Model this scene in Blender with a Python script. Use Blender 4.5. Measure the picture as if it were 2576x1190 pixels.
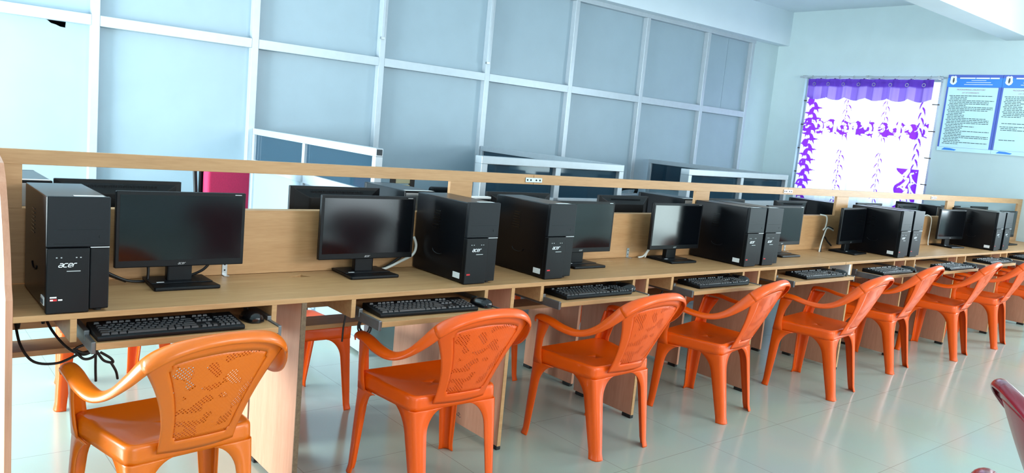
import bpy, bmesh, math, random
import numpy as np
from mathutils import Vector, Matrix
random.seed(7)
sc = bpy.context.scene
for o in list(bpy.data.objects): bpy.data.objects.remove(o, do_unlink=True)
COL = sc.collection

# ------------------------------------------------------------------ camera
F_PX = 1976.63
YAW, PITCH, ROLL = 0.698956, 0.131618, 0.0938
CAM = Vector((-0.30815, -2.53222, 1.39834))
cyw, syw = math.cos(YAW), math.sin(YAW); cp, sp = math.cos(PITCH), math.sin(PITCH)
fwd = Vector((syw*cp, cyw*cp, -sp)); rgt = Vector((cyw, -syw, 0)); upv = rgt.cross(fwd)
cr, sr = math.cos(ROLL), math.sin(ROLL)
r2 = cr*rgt + sr*upv; u2 = -sr*rgt + cr*upv
cd = bpy.data.cameras.new('camera'); cam = bpy.data.objects.new('camera', cd); COL.objects.link(cam)
cd.sensor_fit = 'HORIZONTAL'; cd.sensor_width = 36.0; cd.lens = F_PX/2576*36.0; cd.clip_start = 0.02; cd.clip_end = 200
cam.matrix_world = Matrix(((r2.x, u2.x, -fwd.x, CAM.x), (r2.y, u2.y, -fwd.y, CAM.y), (r2.z, u2.z, -fwd.z, CAM.z), (0, 0, 0, 1)))
sc.camera = cam

# ------------------------------------------------------------------ view, world, daylight
sc.view_settings.view_transform = 'Standard'; sc.view_settings.look = 'None'
sc.view_settings.gamma = 1.0; sc.view_settings.use_curve_mapping = False
sc.view_settings.exposure = 0.12
w = bpy.data.worlds.new('sky'); sc.world = w; w.use_nodes = True
bg = w.node_tree.nodes['Background']; bg.inputs[0].default_value = (0.72, 0.88, 1.0, 1); bg.inputs[1].default_value = 4.5

def window_light(name, loc, rot, sx, sy, power, col):
    d = bpy.data.lights.new(name, 'AREA'); d.shape = 'RECTANGLE'; d.size = sx; d.size_y = sy; d.energy = power; d.color = col
    o = bpy.data.objects.new(name, d); COL.objects.link(o); o.location = loc; o.rotation_euler = rot
    return o
R90 = math.pi/2
# daylight coming in at the window openings (left wall, wall behind the camera with added windows, right wall)
window_light('daylight_left_wall', (-3.16, 2.35, 1.1), (0, -R90, 0), 1.2, 2.2, 590, (0.85, 0.975, 1.0))
window_light('daylight_back_doorway', (4.7, -5.78, 1.08), (R90, 0, 0), 1.1, 2.05, 18, (0.92, 1.0, 0.96))
window_light('added_fill_back_window', (-0.4, -5.78, 1.6), (R90, 0, 0), 2.6, 1.5, 55, (1.0, 0.98, 0.95))  # window light added behind the camera as fill
window_light('added_back_high_window', (4.4, -5.78, 2.62), (R90, 0, 0), 3.2, .7, 160, (1.0, 0.98, 0.95))  # high window added to light from the right, clear of the screens' reflections
window_light('daylight_right_doorway', (9.17, -4.75, 1.08), (0, R90, 0), 2.05, 1.1, 55, (0.78, 1.0, 0.95))
window_light('daylight_right_window', (9.17, -1.6, 1.7), (0, R90, 0), 1.5, 1.6, 120, (0.80, 0.94, 1.0))

# ------------------------------------------------------------------ materials
def lin(c):
    return tuple((v/12.92 if v <= 0.04045 else ((v+0.055)/1.055)**2.4) for v in [x/255.0 for x in c])
MATS = {}
def mat(name, rgb, rough=0.5, metal=0.0, noise=0.05, scale=8.0, bump=0.0, spec=0.5, coat=0.0):
    m = bpy.data.materials.new(name); m.use_nodes = True; nt = m.node_tree; b = nt.nodes['Principled BSDF']
    b.inputs['Roughness'].default_value = rough; b.inputs['Metallic'].default_value = metal
    b.inputs['Specular IOR Level'].default_value = spec
    if coat: b.inputs['Coat Weight'].default_value = coat; b.inputs['Coat Roughness'].default_value = 0.08
    tc = nt.nodes.new('ShaderNodeTexCoord'); nz = nt.nodes.new('ShaderNodeTexNoise'); nz.inputs['Scale'].default_value = scale; nz.inputs['Detail'].default_value = 4
    nt.links.new(tc.outputs['Object'], nz.inputs['Vector'])
    c = lin(rgb); rp = nt.nodes.new('ShaderNodeValToRGB')
    lo = tuple(max(0, v*(1-noise)) for v in c); hi = tuple(min(1, v*(1+noise)) for v in c)
    rp.color_ramp.elements[0].position = 0.3; rp.color_ramp.elements[1].position = 0.7
    rp.color_ramp.elements[0].color = (*lo, 1); rp.color_ramp.elements[1].color = (*hi, 1)
    nt.links.new(nz.outputs['Fac'], rp.inputs['Fac']); nt.links.new(rp.outputs['Color'], b.inputs['Base Color'])
    if bump:
        bp = nt.nodes.new('ShaderNodeBump'); bp.inputs['Strength'].default_value = bump; bp.inputs['Distance'].default_value = 0.002
        nt.links.new(nz.outputs['Fac'], bp.inputs['Height']); nt.links.new(bp.outputs['Normal'], b.inputs['Normal'])
    MATS[name] = m
    return m
def wood(name, rgb, dark, stretch=(1.2, 14, 14), rough=0.42):
    m = bpy.data.materials.new(name); m.use_nodes = True; nt = m.node_tree; b = nt.nodes['Principled BSDF']
    b.inputs['Roughness'].default_value = rough; b.inputs['Specular IOR Level'].default_value = 0.35
    tc = nt.nodes.new('ShaderNodeTexCoord'); mp = nt.nodes.new('ShaderNodeMapping'); mp.inputs['Scale'].default_value = stretch
    nt.links.new(tc.outputs['Object'], mp.inputs['Vector'])
    n1 = nt.nodes.new('ShaderNodeTexNoise'); n1.inputs['Scale'].default_value = 3.0; n1.inputs['Detail'].default_value = 6; n1.inputs['Roughness'].default_value = 0.6
    nt.links.new(mp.outputs['Vector'], n1.inputs['Vector'])
    n2 = nt.nodes.new('ShaderNodeTexNoise'); n2.inputs['Scale'].default_value = 12.0; n2.inputs['Detail'].default_value = 3
    nt.links.new(mp.outputs['Vector'], n2.inputs['Vector'])
    mx = nt.nodes.new('ShaderNodeMath'); mx.operation = 'MULTIPLY_ADD'; mx.inputs[1].default_value = 0.35
    nt.links.new(n2.outputs['Fac'], mx.inputs[0]); nt.links.new(n1.outputs['Fac'], mx.inputs[2])
    rp = nt.nodes.new('ShaderNodeValToRGB'); rp.color_ramp.elements[0].position = 0.42; rp.color_ramp.elements[1].position = 0.88
    rp.color_ramp.elements[0].color = (*lin(dark), 1); rp.color_ramp.elements[1].color = (*lin(rgb), 1)
    nt.links.new(mx.outputs[0], rp.inputs['Fac']); nt.links.new(rp.outputs['Color'], b.inputs['Base Color'])
    return m
M_WOOD = wood('beech_laminate', (188, 146, 102), (170, 127, 84))
M_WOODV = wood('pale_beech_laminate', (204, 150, 122), (190, 135, 107), stretch=(14, 14, 1.2))
M_WOODD = wood('raw_board_edge', (122, 100, 78), (92, 74, 58), stretch=(20, 20, 20), rough=0.8)
M_BLACK = mat('black_plastic', (7, 10, 14), 0.42, noise=0.08, scale=60, bump=0.05, spec=0.24)
M_BLACKM = mat('black_painted_steel', (7, 9, 14), 0.28, noise=0.08, scale=90, bump=0.04, spec=0.28)
M_FRONT = mat('charcoal_fascia', (12, 18, 24), 0.42, noise=0.06, scale=80, spec=0.25)
M_GLOSSB = mat('gloss_black', (14, 15, 18), 0.16, noise=0.05)
M_SCREEN = mat('monitor_glass', (4, 6, 10), 0.12, noise=0.03, spec=0.5)
M_KEY = mat('key_black', (20, 24, 29), 0.45, noise=0.06, scale=50)
M_CABLE = mat('cable_black', (16, 16, 18), 0.5)
M_CABLEW = mat('cable_white', (210, 212, 205), 0.5)
M_SILVER = mat('logo_silver', (225, 228, 232), 0.35, metal=0.3, noise=0.02)
M_WHITE = mat('sticker_white', (238, 240, 240), 0.5, noise=0.02)
M_PRINT = mat('sticker_print', (70, 74, 78), 0.6, noise=0.05)
M_RED = mat('sticker_red', (190, 24, 30), 0.5, noise=0.03)
M_STEEL = mat('zinc_steel', (176, 180, 182), 0.35, metal=0.85, noise=0.08, scale=30)
M_SLIDE = mat('drawer_slide_steel', (112, 114, 116), 0.4, metal=0.7, noise=0.1, scale=30)
M_ALU = mat('anodised_aluminium', (176, 186, 194), 0.38, metal=0.25, noise=0.03, scale=20)
M_PANEL = mat('grey_laminate_panel', (150, 170, 182), 0.42, noise=0.025, scale=5)
M_PAINT = mat('pale_aqua_wall_paint', (190, 209, 213), 0.65, noise=0.03, scale=3, bump=0.03)
M_CEIL = mat('white_ceiling_paint', (214, 226, 234), 0.8, noise=0.02, scale=3)
M_VOID = mat('shade_and_board_grey', (60, 66, 72), 0.9)  # dark grey with the shade of hollows put in; also the rimmed board's face
M_RUBBER = mat('rubber_black', (20, 20, 20), 0.7)
M_ORANGE = mat('orange_plastic', (230, 84, 0), 0.34, noise=0.03, scale=9, spec=0.4, coat=0.08)
M_AMBER = mat('amber_orange_plastic', (216, 102, 4), 0.32, noise=0.03, scale=9, coat=0.1)
M_MAROON = mat('maroon_plastic', (120, 22, 40), 0.25, noise=0.05, scale=9, coat=0.3)
M_REDFAB = mat('crimson_fabric', (190, 34, 84), 0.8, noise=0.08, scale=120, bump=0.2)
M_BLUE = mat('poster_blue', (30, 128, 226), 0.4, noise=0.08, scale=4)
M_NAVY = mat('poster_violet_blue', (62, 92, 190), 0.4, noise=0.05, scale=4)
M_POSTER = mat('poster_paper', (196, 232, 238), 0.45, noise=0.02)
M_INK = mat('poster_ink', (44, 66, 78), 0.6)
M_INKRED = mat('poster_ink_red', (170, 110, 140), 0.6)
M_CREAM = mat('ivory_plastic', (226, 214, 190), 0.5)
M_BROWN = mat('dark_brown_wood', (58, 46, 38), 0.5)
M_TAN = mat('tan_slats', (206, 190, 150), 0.6)
M_GREY = mat('pale_grey_board', (206, 208, 208), 0.5)
M_GREEN = mat('pale_green_rim', (120, 200, 160), 0.5)

def glass_dark():
    m = bpy.data.materials.new('tinted_glass'); m.use_nodes = True; nt = m.node_tree; nt.nodes.clear()
    out = nt.nodes.new('ShaderNodeOutputMaterial'); tr = nt.nodes.new('ShaderNodeBsdfTransparent'); tr.inputs[0].default_value = (0.10, 0.16, 0.20, 1)
    gl = nt.nodes.new('ShaderNodeBsdfGlossy'); gl.inputs[0].default_value = (0.9, 0.95, 1, 1); gl.inputs['Roughness'].default_value = 0.05
    fr = nt.nodes.new('ShaderNodeFresnel'); fr.inputs['IOR'].default_value = 1.5
    nz = nt.nodes.new('ShaderNodeTexNoise'); nz.inputs['Scale'].default_value = 2
    mx = nt.nodes.new('ShaderNodeMixShader'); nt.links.new(fr.outputs[0], mx.inputs[0]); nt.links.new(tr.outputs[0], mx.inputs[1]); nt.links.new(gl.outputs[0], mx.inputs[2])
    df = nt.nodes.new('ShaderNodeBsdfDiffuse'); df.inputs[0].default_value = (*lin((62, 96, 118)), 1)
    m2 = nt.nodes.new('ShaderNodeMixShader'); m2.inputs[0].default_value = 0.35
    nt.links.new(mx.outputs[0], m2.inputs[1]); nt.links.new(df.outputs[0], m2.inputs[2]); nt.links.new(m2.outputs[0], out.inputs[0])
    return m
M_GLASS = glass_dark()
def glass_clear():
    m = bpy.data.materials.new('clear_glass'); m.use_nodes = True; nt = m.node_tree; nt.nodes.clear()
    out = nt.nodes.new('ShaderNodeOutputMaterial'); tr = nt.nodes.new('ShaderNodeBsdfTransparent'); tr.inputs[0].default_value = (0.93, 0.97, 1, 1)
    gl = nt.nodes.new('ShaderNodeBsdfGlossy'); gl.inputs['Roughness'].default_value = 0.02; mx = nt.nodes.new('ShaderNodeMixShader'); mx.inputs[0].default_value = 0.05
    nt.links.new(tr.outputs[0], mx.inputs[1]); nt.links.new(gl.outputs[0], mx.inputs[2]); nt.links.new(mx.outputs[0], out.inputs[0])
    return m
M_CLEAR = glass_clear()
def floor_mat():
    m = bpy.data.materials.new('vitrified_floor_tile'); m.use_nodes = True; nt = m.node_tree; b = nt.nodes['Principled BSDF']
    tc = nt.nodes.new('ShaderNodeTexCoord'); mp = nt.nodes.new('ShaderNodeMapping'); mp.inputs['Location'].default_value = (0.18, 0.42, 0)
    nt.links.new(tc.outputs['Object'], mp.inputs['Vector'])
    br = nt.nodes.new('ShaderNodeTexBrick'); br.offset = 0.0; br.inputs['Scale'].default_value = 1.0
    br.inputs['Brick Width'].default_value = 0.6; br.inputs['Row Height'].default_value = 0.6; br.inputs['Mortar Size'].default_value = 0.0014; br.inputs['Mortar Smooth'].default_value = 0.1
    c = lin((170, 182, 170)); br.inputs['Color1'].default_value = (*c, 1); br.inputs['Color2'].default_value = (*[v*1.03 for v in c], 1)
    br.inputs['Mortar'].default_value = (*lin((140, 142, 132)), 1)
    nt.links.new(mp.outputs['Vector'], br.inputs['Vector'])
    nz = nt.nodes.new('ShaderNodeTexNoise'); nz.inputs['Scale'].default_value = 1.7; nz.inputs['Detail'].default_value = 6; nt.links.new(tc.outputs['Object'], nz.inputs['Vector'])
    mx = nt.nodes.new('ShaderNodeMix'); mx.data_type = 'RGBA'; mx.blend_type = 'MULTIPLY'; mx.inputs[0].default_value = 0.18
    nt.links.new(br.outputs['Color'], mx.inputs[6]); nt.links.new(nz.outputs['Color'], mx.inputs[7]); nt.links.new(mx.outputs[2], b.inputs['Base Color'])
    b.inputs['Roughness'].default_value = 0.16; b.inputs['Specular IOR Level'].default_value = 0.6
    return m
M_FLOOR = floor_mat()
def perforated(rgb):
    m = bpy.data.materials.new('orange_perforated_plastic'); m.use_nodes = True; nt = m.node_tree; b = nt.nodes['Principled BSDF']
    b.inputs['Base Color'].default_value = (*lin(rgb), 1); b.inputs['Roughness'].default_value = 0.36
    out = nt.nodes['Material Output']; tc = nt.nodes.new('ShaderNodeTexCoord')
    mp = nt.nodes.new('ShaderNodeMapping'); mp.inputs['Rotation'].default_value = (0, math.radians(45), 0); mp.inputs['Scale'].default_value = (125, 0, 125)
    nt.links.new(tc.outputs['Object'], mp.inputs['Vector'])
    fr = nt.nodes.new('ShaderNodeVectorMath'); fr.operation = 'FRACTION'; nt.links.new(mp.outputs['Vector'], fr.inputs[0])
    sb = nt.nodes.new('ShaderNodeVectorMath'); sb.operation = 'SUBTRACT'; sb.inputs[1].default_value = (0.5, 0, 0.5); nt.links.new(fr.outputs[0], sb.inputs[0])
    ln = nt.nodes.new('ShaderNodeVectorMath'); ln.operation = 'LENGTH'; nt.links.new(sb.outputs[0], ln.inputs[0])
    lt = nt.nodes.new('ShaderNodeMath'); lt.operation = 'LESS_THAN'; lt.inputs[1].default_value = 0.30; nt.links.new(ln.outputs['Value'], lt.inputs[0])
    nz = nt.nodes.new('ShaderNodeTexNoise'); nz.inputs['Scale'].default_value = 26; nz.inputs['Detail'].default_value = 0; nt.links.new(tc.outputs['Object'], nz.inputs['Vector'])
    gt = nt.nodes.new('ShaderNodeMath'); gt.operation = 'GREATER_THAN'; gt.inputs[1].default_value = 0.60; nt.links.new(nz.outputs['Fac'], gt.inputs[0])
    mu = nt.nodes.new('ShaderNodeMath'); mu.operation = 'MULTIPLY'; nt.links.new(lt.outputs[0], mu.inputs[0]); nt.links.new(gt.outputs[0], mu.inputs[1])
    bp = nt.nodes.new('ShaderNodeBump'); bp.inputs['Strength'].default_value = 0.35; bp.inputs['Distance'].default_value = 0.001; nt.links.new(ln.outputs['Value'], bp.inputs['Height']); nt.links.new(bp.outputs['Normal'], b.inputs['Normal'])
    tr = nt.nodes.new('ShaderNodeBsdfTransparent'); mx = nt.nodes.new('ShaderNodeMixShader')
    nt.links.new(mu.outputs[0], mx.inputs[0]); nt.links.new(b.outputs[0], mx.inputs[1]); nt.links.new(tr.outputs[0], mx.inputs[2]); nt.links.new(mx.outputs[0], out.inputs[0])
    return m
M_PERF = perforated((230, 84, 0)); M_PERFA = perforated((216, 102, 4))
def cloth(name, white, purple):
    m = bpy.data.materials.new(name); m.use_nodes = True; nt = m.node_tree; nt.nodes.clear()
    out = nt.nodes.new('ShaderNodeOutputMaterial')
    at = nt.nodes.new('ShaderNodeAttribute'); at.attribute_name = 'print'
    mc = nt.nodes.new('ShaderNodeMix'); mc.data_type = 'RGBA'; mc.inputs[6].default_value = (*lin(white), 1); mc.inputs[7].default_value = (*lin(purple), 1)
    nt.links.new(at.outputs['Fac'], mc.inputs[0])
    nz = nt.nodes.new('ShaderNodeTexNoise'); nz.inputs['Scale'].default_value = 300
    df = nt.nodes.new('ShaderNodeBsdfDiffuse'); tl = nt.nodes.new('ShaderNodeBsdfTranslucent')
    nt.links.new(mc.outputs[2], df.inputs[0]); nt.links.new(mc.outputs[2], tl.inputs[0])
    mx = nt.nodes.new('ShaderNodeMixShader'); mx.inputs[0].default_value = 0.62
    nt.links.new(df.outputs[0], mx.inputs[1]); nt.links.new(tl.outputs[0], mx.inputs[2]); nt.links.new(mx.outputs[0], out.inputs[0])
    return m
M_CURTAIN = cloth('printed_curtain', (250, 250, 252), (132, 48, 200))
M_VALANCE = cloth('violet_valance', (176, 146, 226), (104, 66, 176))

# ------------------------------------------------------------------ mesh helpers
class MB:
    def __init__(s): s.v = []; s.f = []
    def add(s, verts, faces):
        n = len(s.v); s.v += [tuple(p) for p in verts]; s.f += [tuple(i+n for i in f) for f in faces]
    def box(s, x0, x1, y0, y1, z0, z1, rot=None, at=None):
        vs = [(x0,y0,z0),(x1,y0,z0),(x1,y1,z0),(x0,y1,z0),(x0,y0,z1),(x1,y0,z1),(x1,y1,z1),(x0,y1,z1)]
        if rot is not None: vs = [tuple((rot @ Vector(p)) + Vector(at or (0,0,0))) for p in vs]
        s.add(vs, [(0,3,2,1),(4,5,6,7),(0,1,5,4),(1,2,6,5),(2,3,7,6),(3,0,4,7)]); return s
    def prism(s, pts, axis, a, b):
        def P(p, t):
            return {'x': (t, p[0], p[1]), 'y': (p[0], t, p[1]), 'z': (p[0], p[1], t)}[axis]
        n = len(pts); s.add([P(p, a) for p in pts]+[P(p, b) for p in pts], [tuple(range(n))[::-1], tuple(range(n, 2*n))]+[(i, (i+1) % n, (i+1) % n+n, i+n) for i in range(n)]); return s
    def grid(s, rows, closed=False):
        m = len(rows[0]); vs = [p for r in rows for p in r]; fs = []
        for i in range(len(rows)-1):
            for j in range(m if closed else m-1):
                k = (j+1) % m; fs.append((i*m+j, i*m+k, (i+1)*m+k, (i+1)*m+j))
        s.add(vs, fs); return s
    def tube(s, pts, r, n=8, cap=True):
        pts = [Vector(p) for p in pts]; rows = []; prev = None
        for i, p in enumerate(pts):
            t = (pts[min(i+1, len(pts)-1)]-pts[max(i-1, 0)]).normalized()
            if prev is None:
                a = Vector((0, 0, 1)) if abs(t.z) < 0.9 else Vector((1, 0, 0)); u = t.cross(a).normalized()
            else: u = (prev - t*prev.dot(t)).normalized()
            prev = u; v = t.cross(u); rr = r[i] if isinstance(r, (list, tuple)) else r
            rows.append([tuple(p+u*math.cos(2*math.pi*k/n)*rr+v*math.sin(2*math.pi*k/n)*rr) for k in range(n)])
        b = len(s.v); s.grid(rows, True)
        if cap:
            s.f.append(tuple(b+k for k in range(n))[::-1]); s.f.append(tuple(b+(len(rows)-1)*n+k for k in range(n)))
        return s
    def lathe(s, prof, n=24, c=(0, 0, 0)):
        rows = [[(c[0]+r*math.cos(2*math.pi*k/n), c[1]+r*math.sin(2*math.pi*k/n), c[2]+z) for k in range(n)] for r, z in prof]
        s.grid(rows, True); return s
def spline(pts, n=6):
    P = [Vector(p) for p in pts]; out = []
    for i in range(len(P)-1):
        a = P[max(i-1, 0)]; b = P[i]; c = P[i+1]; d = P[min(i+2, len(P)-1)]
        for k in range(n):
            t = k/n; out.append(0.5*((2*b)+(c-a)*t+(2*a-5*b+4*c-d)*t*t+(3*b-a-3*c+d)*t**3))
    out.append(P[-1]); return out
def obj(name, mb, m, parent=None, bevel=0.0, solid=0.0, smooth=0, loc=None, seg=2, offset=0.0, sub=0, doubles=False):
    me = bpy.data.meshes.new(name); me.from_pydata(mb.v, [], mb.f); me.update()
    bm = bmesh.new(); bm.from_mesh(me)
    if doubles: bmesh.ops.remove_doubles(bm, verts=bm.verts, dist=1e-5)
    bmesh.ops.recalc_face_normals(bm, faces=bm.faces); bm.to_mesh(me); bm.free()
    me.materials.append(m); o = bpy.data.objects.new(name, me); COL.objects.link(o)
    if parent: o.parent = parent
    if loc: o.location = loc
    if smooth:
        me.polygons.foreach_set('use_smooth', [True]*len(me.polygons)); me.set_sharp_from_angle(angle=math.radians(smooth))
    if sub: md = o.modifiers.new('sub', 'SUBSURF'); md.levels = sub; md.render_levels = sub
    if solid: md = o.modifiers.new('solid', 'SOLIDIFY'); md.thickness = solid; md.offset = offset
    if bevel:
        md = o.modifiers.new('bevel', 'BEVEL'); md.width = bevel; md.segments = seg; md.limit_method = 'ANGLE'; md.angle_limit = math.radians(40)
    return o
def tag(o, label, cat, group=None, kind='thing'):
    o['label'] = label; o['category'] = cat; o['kind'] = kind
    if group: o['group'] = group
    return o
def thing(name, label, cat, loc=(0, 0, 0), rz=0.0, group=None):
    o = bpy.data.objects.new(name, None); COL.objects.link(o); o.location = loc; o.rotation_euler = (0, 0, rz); o.empty_display_size = 0.1
    return tag(o, label, cat, group)
def struct(name, mb, m, bevel=0, parent=None, **k):
    o = obj(name, mb, m, parent, bevel, **k)
    if not parent: o['kind'] = 'structure'
    return o
def kids(o): return [c for c in bpy.data.objects if c.parent == o]
def dup(root, loc, rz, label):
    r = root.copy(); COL.objects.link(r); r.location = loc; r.rotation_euler = (0, 0, rz); r['label'] = label
    for ch in kids(root):
        c = ch.copy(); COL.objects.link(c); c.parent = r
        for g in kids(ch):
            d = g.copy(); COL.objects.link(d); d.parent = c
    return r
def text_mb(body, size, shear=0.0, bold=0.0, align='LEFT', wide=1.0):
    cu = bpy.data.curves.new('t', 'FONT'); cu.body = body; cu.size = size; cu.shear = shear; cu.offset = bold; cu.align_x = align; cu.resolution_u = 3
    o = bpy.data.objects.new('t', cu); COL.objects.link(o); dg = bpy.context.evaluated_depsgraph_get(); me = bpy.data.meshes.new_from_object(o.evaluated_get(dg))
    vs = [(v.co.x*wide, v.co.y, 0) for v in me.vertices]; fs = [tuple(p.vertices) for p in me.polygons]
    bpy.data.objects.remove(o, do_unlink=True); bpy.data.curves.remove(cu); bpy.data.meshes.remove(me)
    return vs, fs
def logo_mb(h):
    # the maker's lettering on towers, monitors and keyboards, drawn as slanted strokes
    L = {'a': [[(.12, 1), (.66, 1), (.82, .86), (.82, 0)], [(.82, 0), (.2, 0), (.04, .14), (.04, .40), (.2, .54), (.82, .54)]],
         'c': [[(.80, 1), (.22, 1), (.04, .84), (.04, .16), (.22, 0), (.80, 0)]],
         'e': [[(.04, .5), (.82, .5), (.82, .84), (.66, 1), (.22, 1), (.04, .84), (.04, .16), (.22, 0), (.80, 0)]],
         'r': [[(.04, 0), (.04, .82), (.22, 1), (.70, 1)]]}
    vs, fs = [], []; x0 = 0; wd = .11
    for ch in 'acer':
        for st in L[ch]:
            P = [Vector((x*1.15, y)) for x, y in st]; left = []; right = []
            for i, p in enumerate(P):
                t = (P[min(i+1, len(P)-1)]-P[max(i-1, 0)]).normalized(); n = Vector((-t.y, t.x))*wd
                left.append(p+n); right.append(p-n)
            b = len(vs); m = len(P)
            for q in left+right: vs.append(((x0+q.x+.32*q.y)*h, q.y*h, 0))
            fs += [(b+i, b+i+1, b+m+i+1, b+m+i) for i in range(m-1)]
        x0 += 1.16
    return vs, fs
def put_text(mb, tv, x, y, z, mode='front'):
    vs, fs = tv
    if mode == 'front': P = [(x+a, y, z+b) for a, b, _ in vs]         # faces -y
    else: P = [(y, x-a, z+b) for a, b, _ in vs]                      # faces -x, reading along -y
    mb.add(P, fs)

# ------------------------------------------------------------------ room shell
XR, XL, YB, ZC = 9.2, -3.2, -5.82, 3.30
SK = -0.0239; WY0 = 3.836
def wy(x): return WY0 + SK*x
struct('floor', MB().box(XL-.2, XR+.2, YB-.2, 4.6, -.1, 0), M_FLOOR)
struct('ceiling', MB().box(XL-.2, XR+.2, YB-.2, 4.6, ZC, ZC+.1), M_CEIL)
def wall_with_holes(name, axis, a, b, lo, hi, holes, m):
    # wall slab between planes a..b on the axis, spanning lo..hi along the other, with rectangular openings
    mb = MB(); xs = sorted({lo, hi, *[h[0] for h in holes], *[h[1] for h in holes]})
    for i in range(len(xs)-1):
        c = (xs[i]+xs[i+1])/2; hs = sorted([(h[2], h[3]) for h in holes if h[0] < c < h[1]]); z = 0.0
        for z0, z1 in hs+[(ZC, ZC)]:
            if z0 > z+1e-6:
                if axis == 'x': mb.box(a, b, xs[i], xs[i+1], z, z0)
                else: mb.box(xs[i], xs[i+1], a, b, z, z0)
            z = z1
    return struct(name, mb, m, doubles=True)
WIN = (1.44, 3.155, .93, 2.47)
wall_with_holes('wall_right', 'x', XR, XR+.2, YB-.2, 4.6, [WIN, (-5.30, -4.20, 0, 2.12), (-2.4, -.8, .9, 2.5)], M_PAINT)
wall_with_holes('wall_left', 'x', XL-.2, XL, YB-.2, 4.6, [(1.2, 3.5, .4, 1.8)], M_PAINT)
wall_with_holes('wall_back', 'y', YB-.2, YB, XL-.2, XR+.2, [(4.15, 5.25, 0, 2.12), (2.8, 4.15, 2.27, 2.97), (4.15, 5.25, 2.27, 2.97), (5.25, 6.0, 2.27, 2.97), (-1.7, .9, .85, 2.35)], M_PAINT)
struct('wall_behind_panels', MB().box(XL-.2, XR+.2, 4.5, 4.6, 0, ZC), M_VOID)  # wall added behind the panels, its dark colour keeps the torn hole in shade
# ceiling beams
def skew_box(mb, x0, x1, d0, d1, z0, z1, x0b=None):
    mb.add([(x0, wy(x0)+d0, z0), (x1, wy(x1)+d0, z0), (x1, wy(x1)+d1, z0), (x0, wy(x0)+d1, z0), (x0, wy(x0)+d0, z1), (x1, wy(x1)+d0, z1), (x1, wy(x1)+d1, z1), (x0, wy(x0)+d1, z1)],
           [(0,3,2,1),(4,5,6,7),(0,1,5,4),(1,2,6,5),(2,3,7,6),(3,0,4,7)])
mb = MB(); skew_box(mb, XL, XR, -.16, .35, 2.865, ZC); struct('trim_1', mb, M_CEIL)
struct('trim_2', MB().box(XL, XR, .60, .86, 2.86, ZC), M_CEIL)

# wall of laminate panels in an aluminium grid
wf = bpy.data.objects.new('wall_front', None); COL.objects.link(wf); wf['kind'] = 'structure'
PX = [-3.17, -2.3, -1.2, -.15, .99, 2.133, 3.267, 4.43, 5.525, 6.623, 7.721, 8.621]
ZM0, ZM1, ZT = 1.868, 1.943, 2.85
def wbox(x0, x1, d0, d1, z0, z1):
    m = MB(); skew_box(m, x0, x1, d0, d1, z0, z1); return m
for i in range(len(PX)-1):
    a, b = PX[i], PX[i+1]
    if i == len(PX)-2:
        for p_, q_ in ((a, 8.168), (8.172, b)): obj('wall_panel', wbox(p_, q_, .035, .05, ZM1-.03, ZT), M_PANEL, wf)
    else: obj('wall_panel', wbox(a, b, .035, .05, ZM1-.03, ZT), M_PANEL, wf)
    if a < .5 < b:   # the panel with the torn top edge
        out = [(a, .02), (b, .02), (b, 1.90), (.93, 1.90), (.928, 1.888), (.896, 1.876), (.878, 1.884), (.826, 1.888), (.816, 1.868), (.812, 1.829), (.781, 1.831), (.752, 1.842), (.722, 1.848), (.70, 1.866), (.668, 1.874), (.648, 1.90), (a, 1.90)]
        m = MB(); n = len(out)
        m.add([(x, wy(x)+.035, z) for x, z in out]+[(x, wy(x)+.05, z) for x, z in out], [tuple(range(n)), tuple(range(n, 2*n))[::-1]]+[(k, (k+1) % n, (k+1) % n+n, k+n) for k in range(n)])
        obj('wall_panel', m, M_PANEL, wf)
    else: obj('wall_panel', wbox(a, b, .035, .05, .02, ZM0+.03), M_PANEL, wf)
for i, x in enumerate(PX):
    obj('frame_post', wbox(x-.027, x+.027, -.025, .04, 0, ZT), M_ALU, wf, .003)
for i in range(len(PX)-1):
    a, b = PX[i]+.027, PX[i+1]-.027
    obj('frame_rail', wbox(a, b, -.024, .036, ZM0, ZM1), M_ALU, wf, .003)
    obj('frame_rail', wbox(a, b, -.02, .036, .56, .63), M_ALU, wf, .003)
obj('frame_top_rail', wbox(-3.18, 8.66, -.03, .04, ZT-.028, ZT+.02), M_ALU, wf, .003)
obj('wall_panel', wbox(8.64, XR, .0, .05, 0, ZC), M_PAINT, wf)
for x, z in ((3.24, 2.10), (4.40, 2.03)):
    obj('bolt', wbox(x-.006, x+.030, -.045, -.02, z, z+.02), M_STEEL, wf)
    obj('cable_trunking', wbox(x-.002, x+.024, -.040, -.02, z+.02, ZT-.03), M_ALU, wf, .002)

# ------------------------------------------------------------------ window with curtain (right wall)
y0, y1, z0, z1 = WIN
fr = MB()
for a, b, c, d in ((y0, y1, z0, z0+.05), (y0, y1, z1-.05, z1), (y0, y0+.05, z0+.05, z1-.05), (y1-.05, y1, z0+.05, z1-.05), ((y0+y1)/2-.025, (y0+y1)/2+.025, z0+.05, z1-.05)):
    fr.box(XR+.06, XR+.11, a, b, c, d)
win = struct('window_1', fr, M_ALU, .004)
for k in range(1, 9): obj('grille_bar', MB().box(XR+.035, XR+.047, y0+(y1-y0)*k/9-.006, y0+(y1-y0)*k/9+.006, z0, z1), M_BROWN, win)
for k in range(1, 5): obj('grille_bar', MB().box(XR+.035, XR+.047, y0, y1, z0+(z1-z0)*k/5-.006, z0+(z1-z0)*k/5+.006), M_BROWN, win)
for a, b in ((y0+.05, (y0+y1)/2-.025), ((y0+y1)/2+.025, y1-.05)):
    obj('window_pane', MB().box(XR+.083, XR+.087, a, b, z0+.05, z1-.05), M_CLEAR, win)

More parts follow.
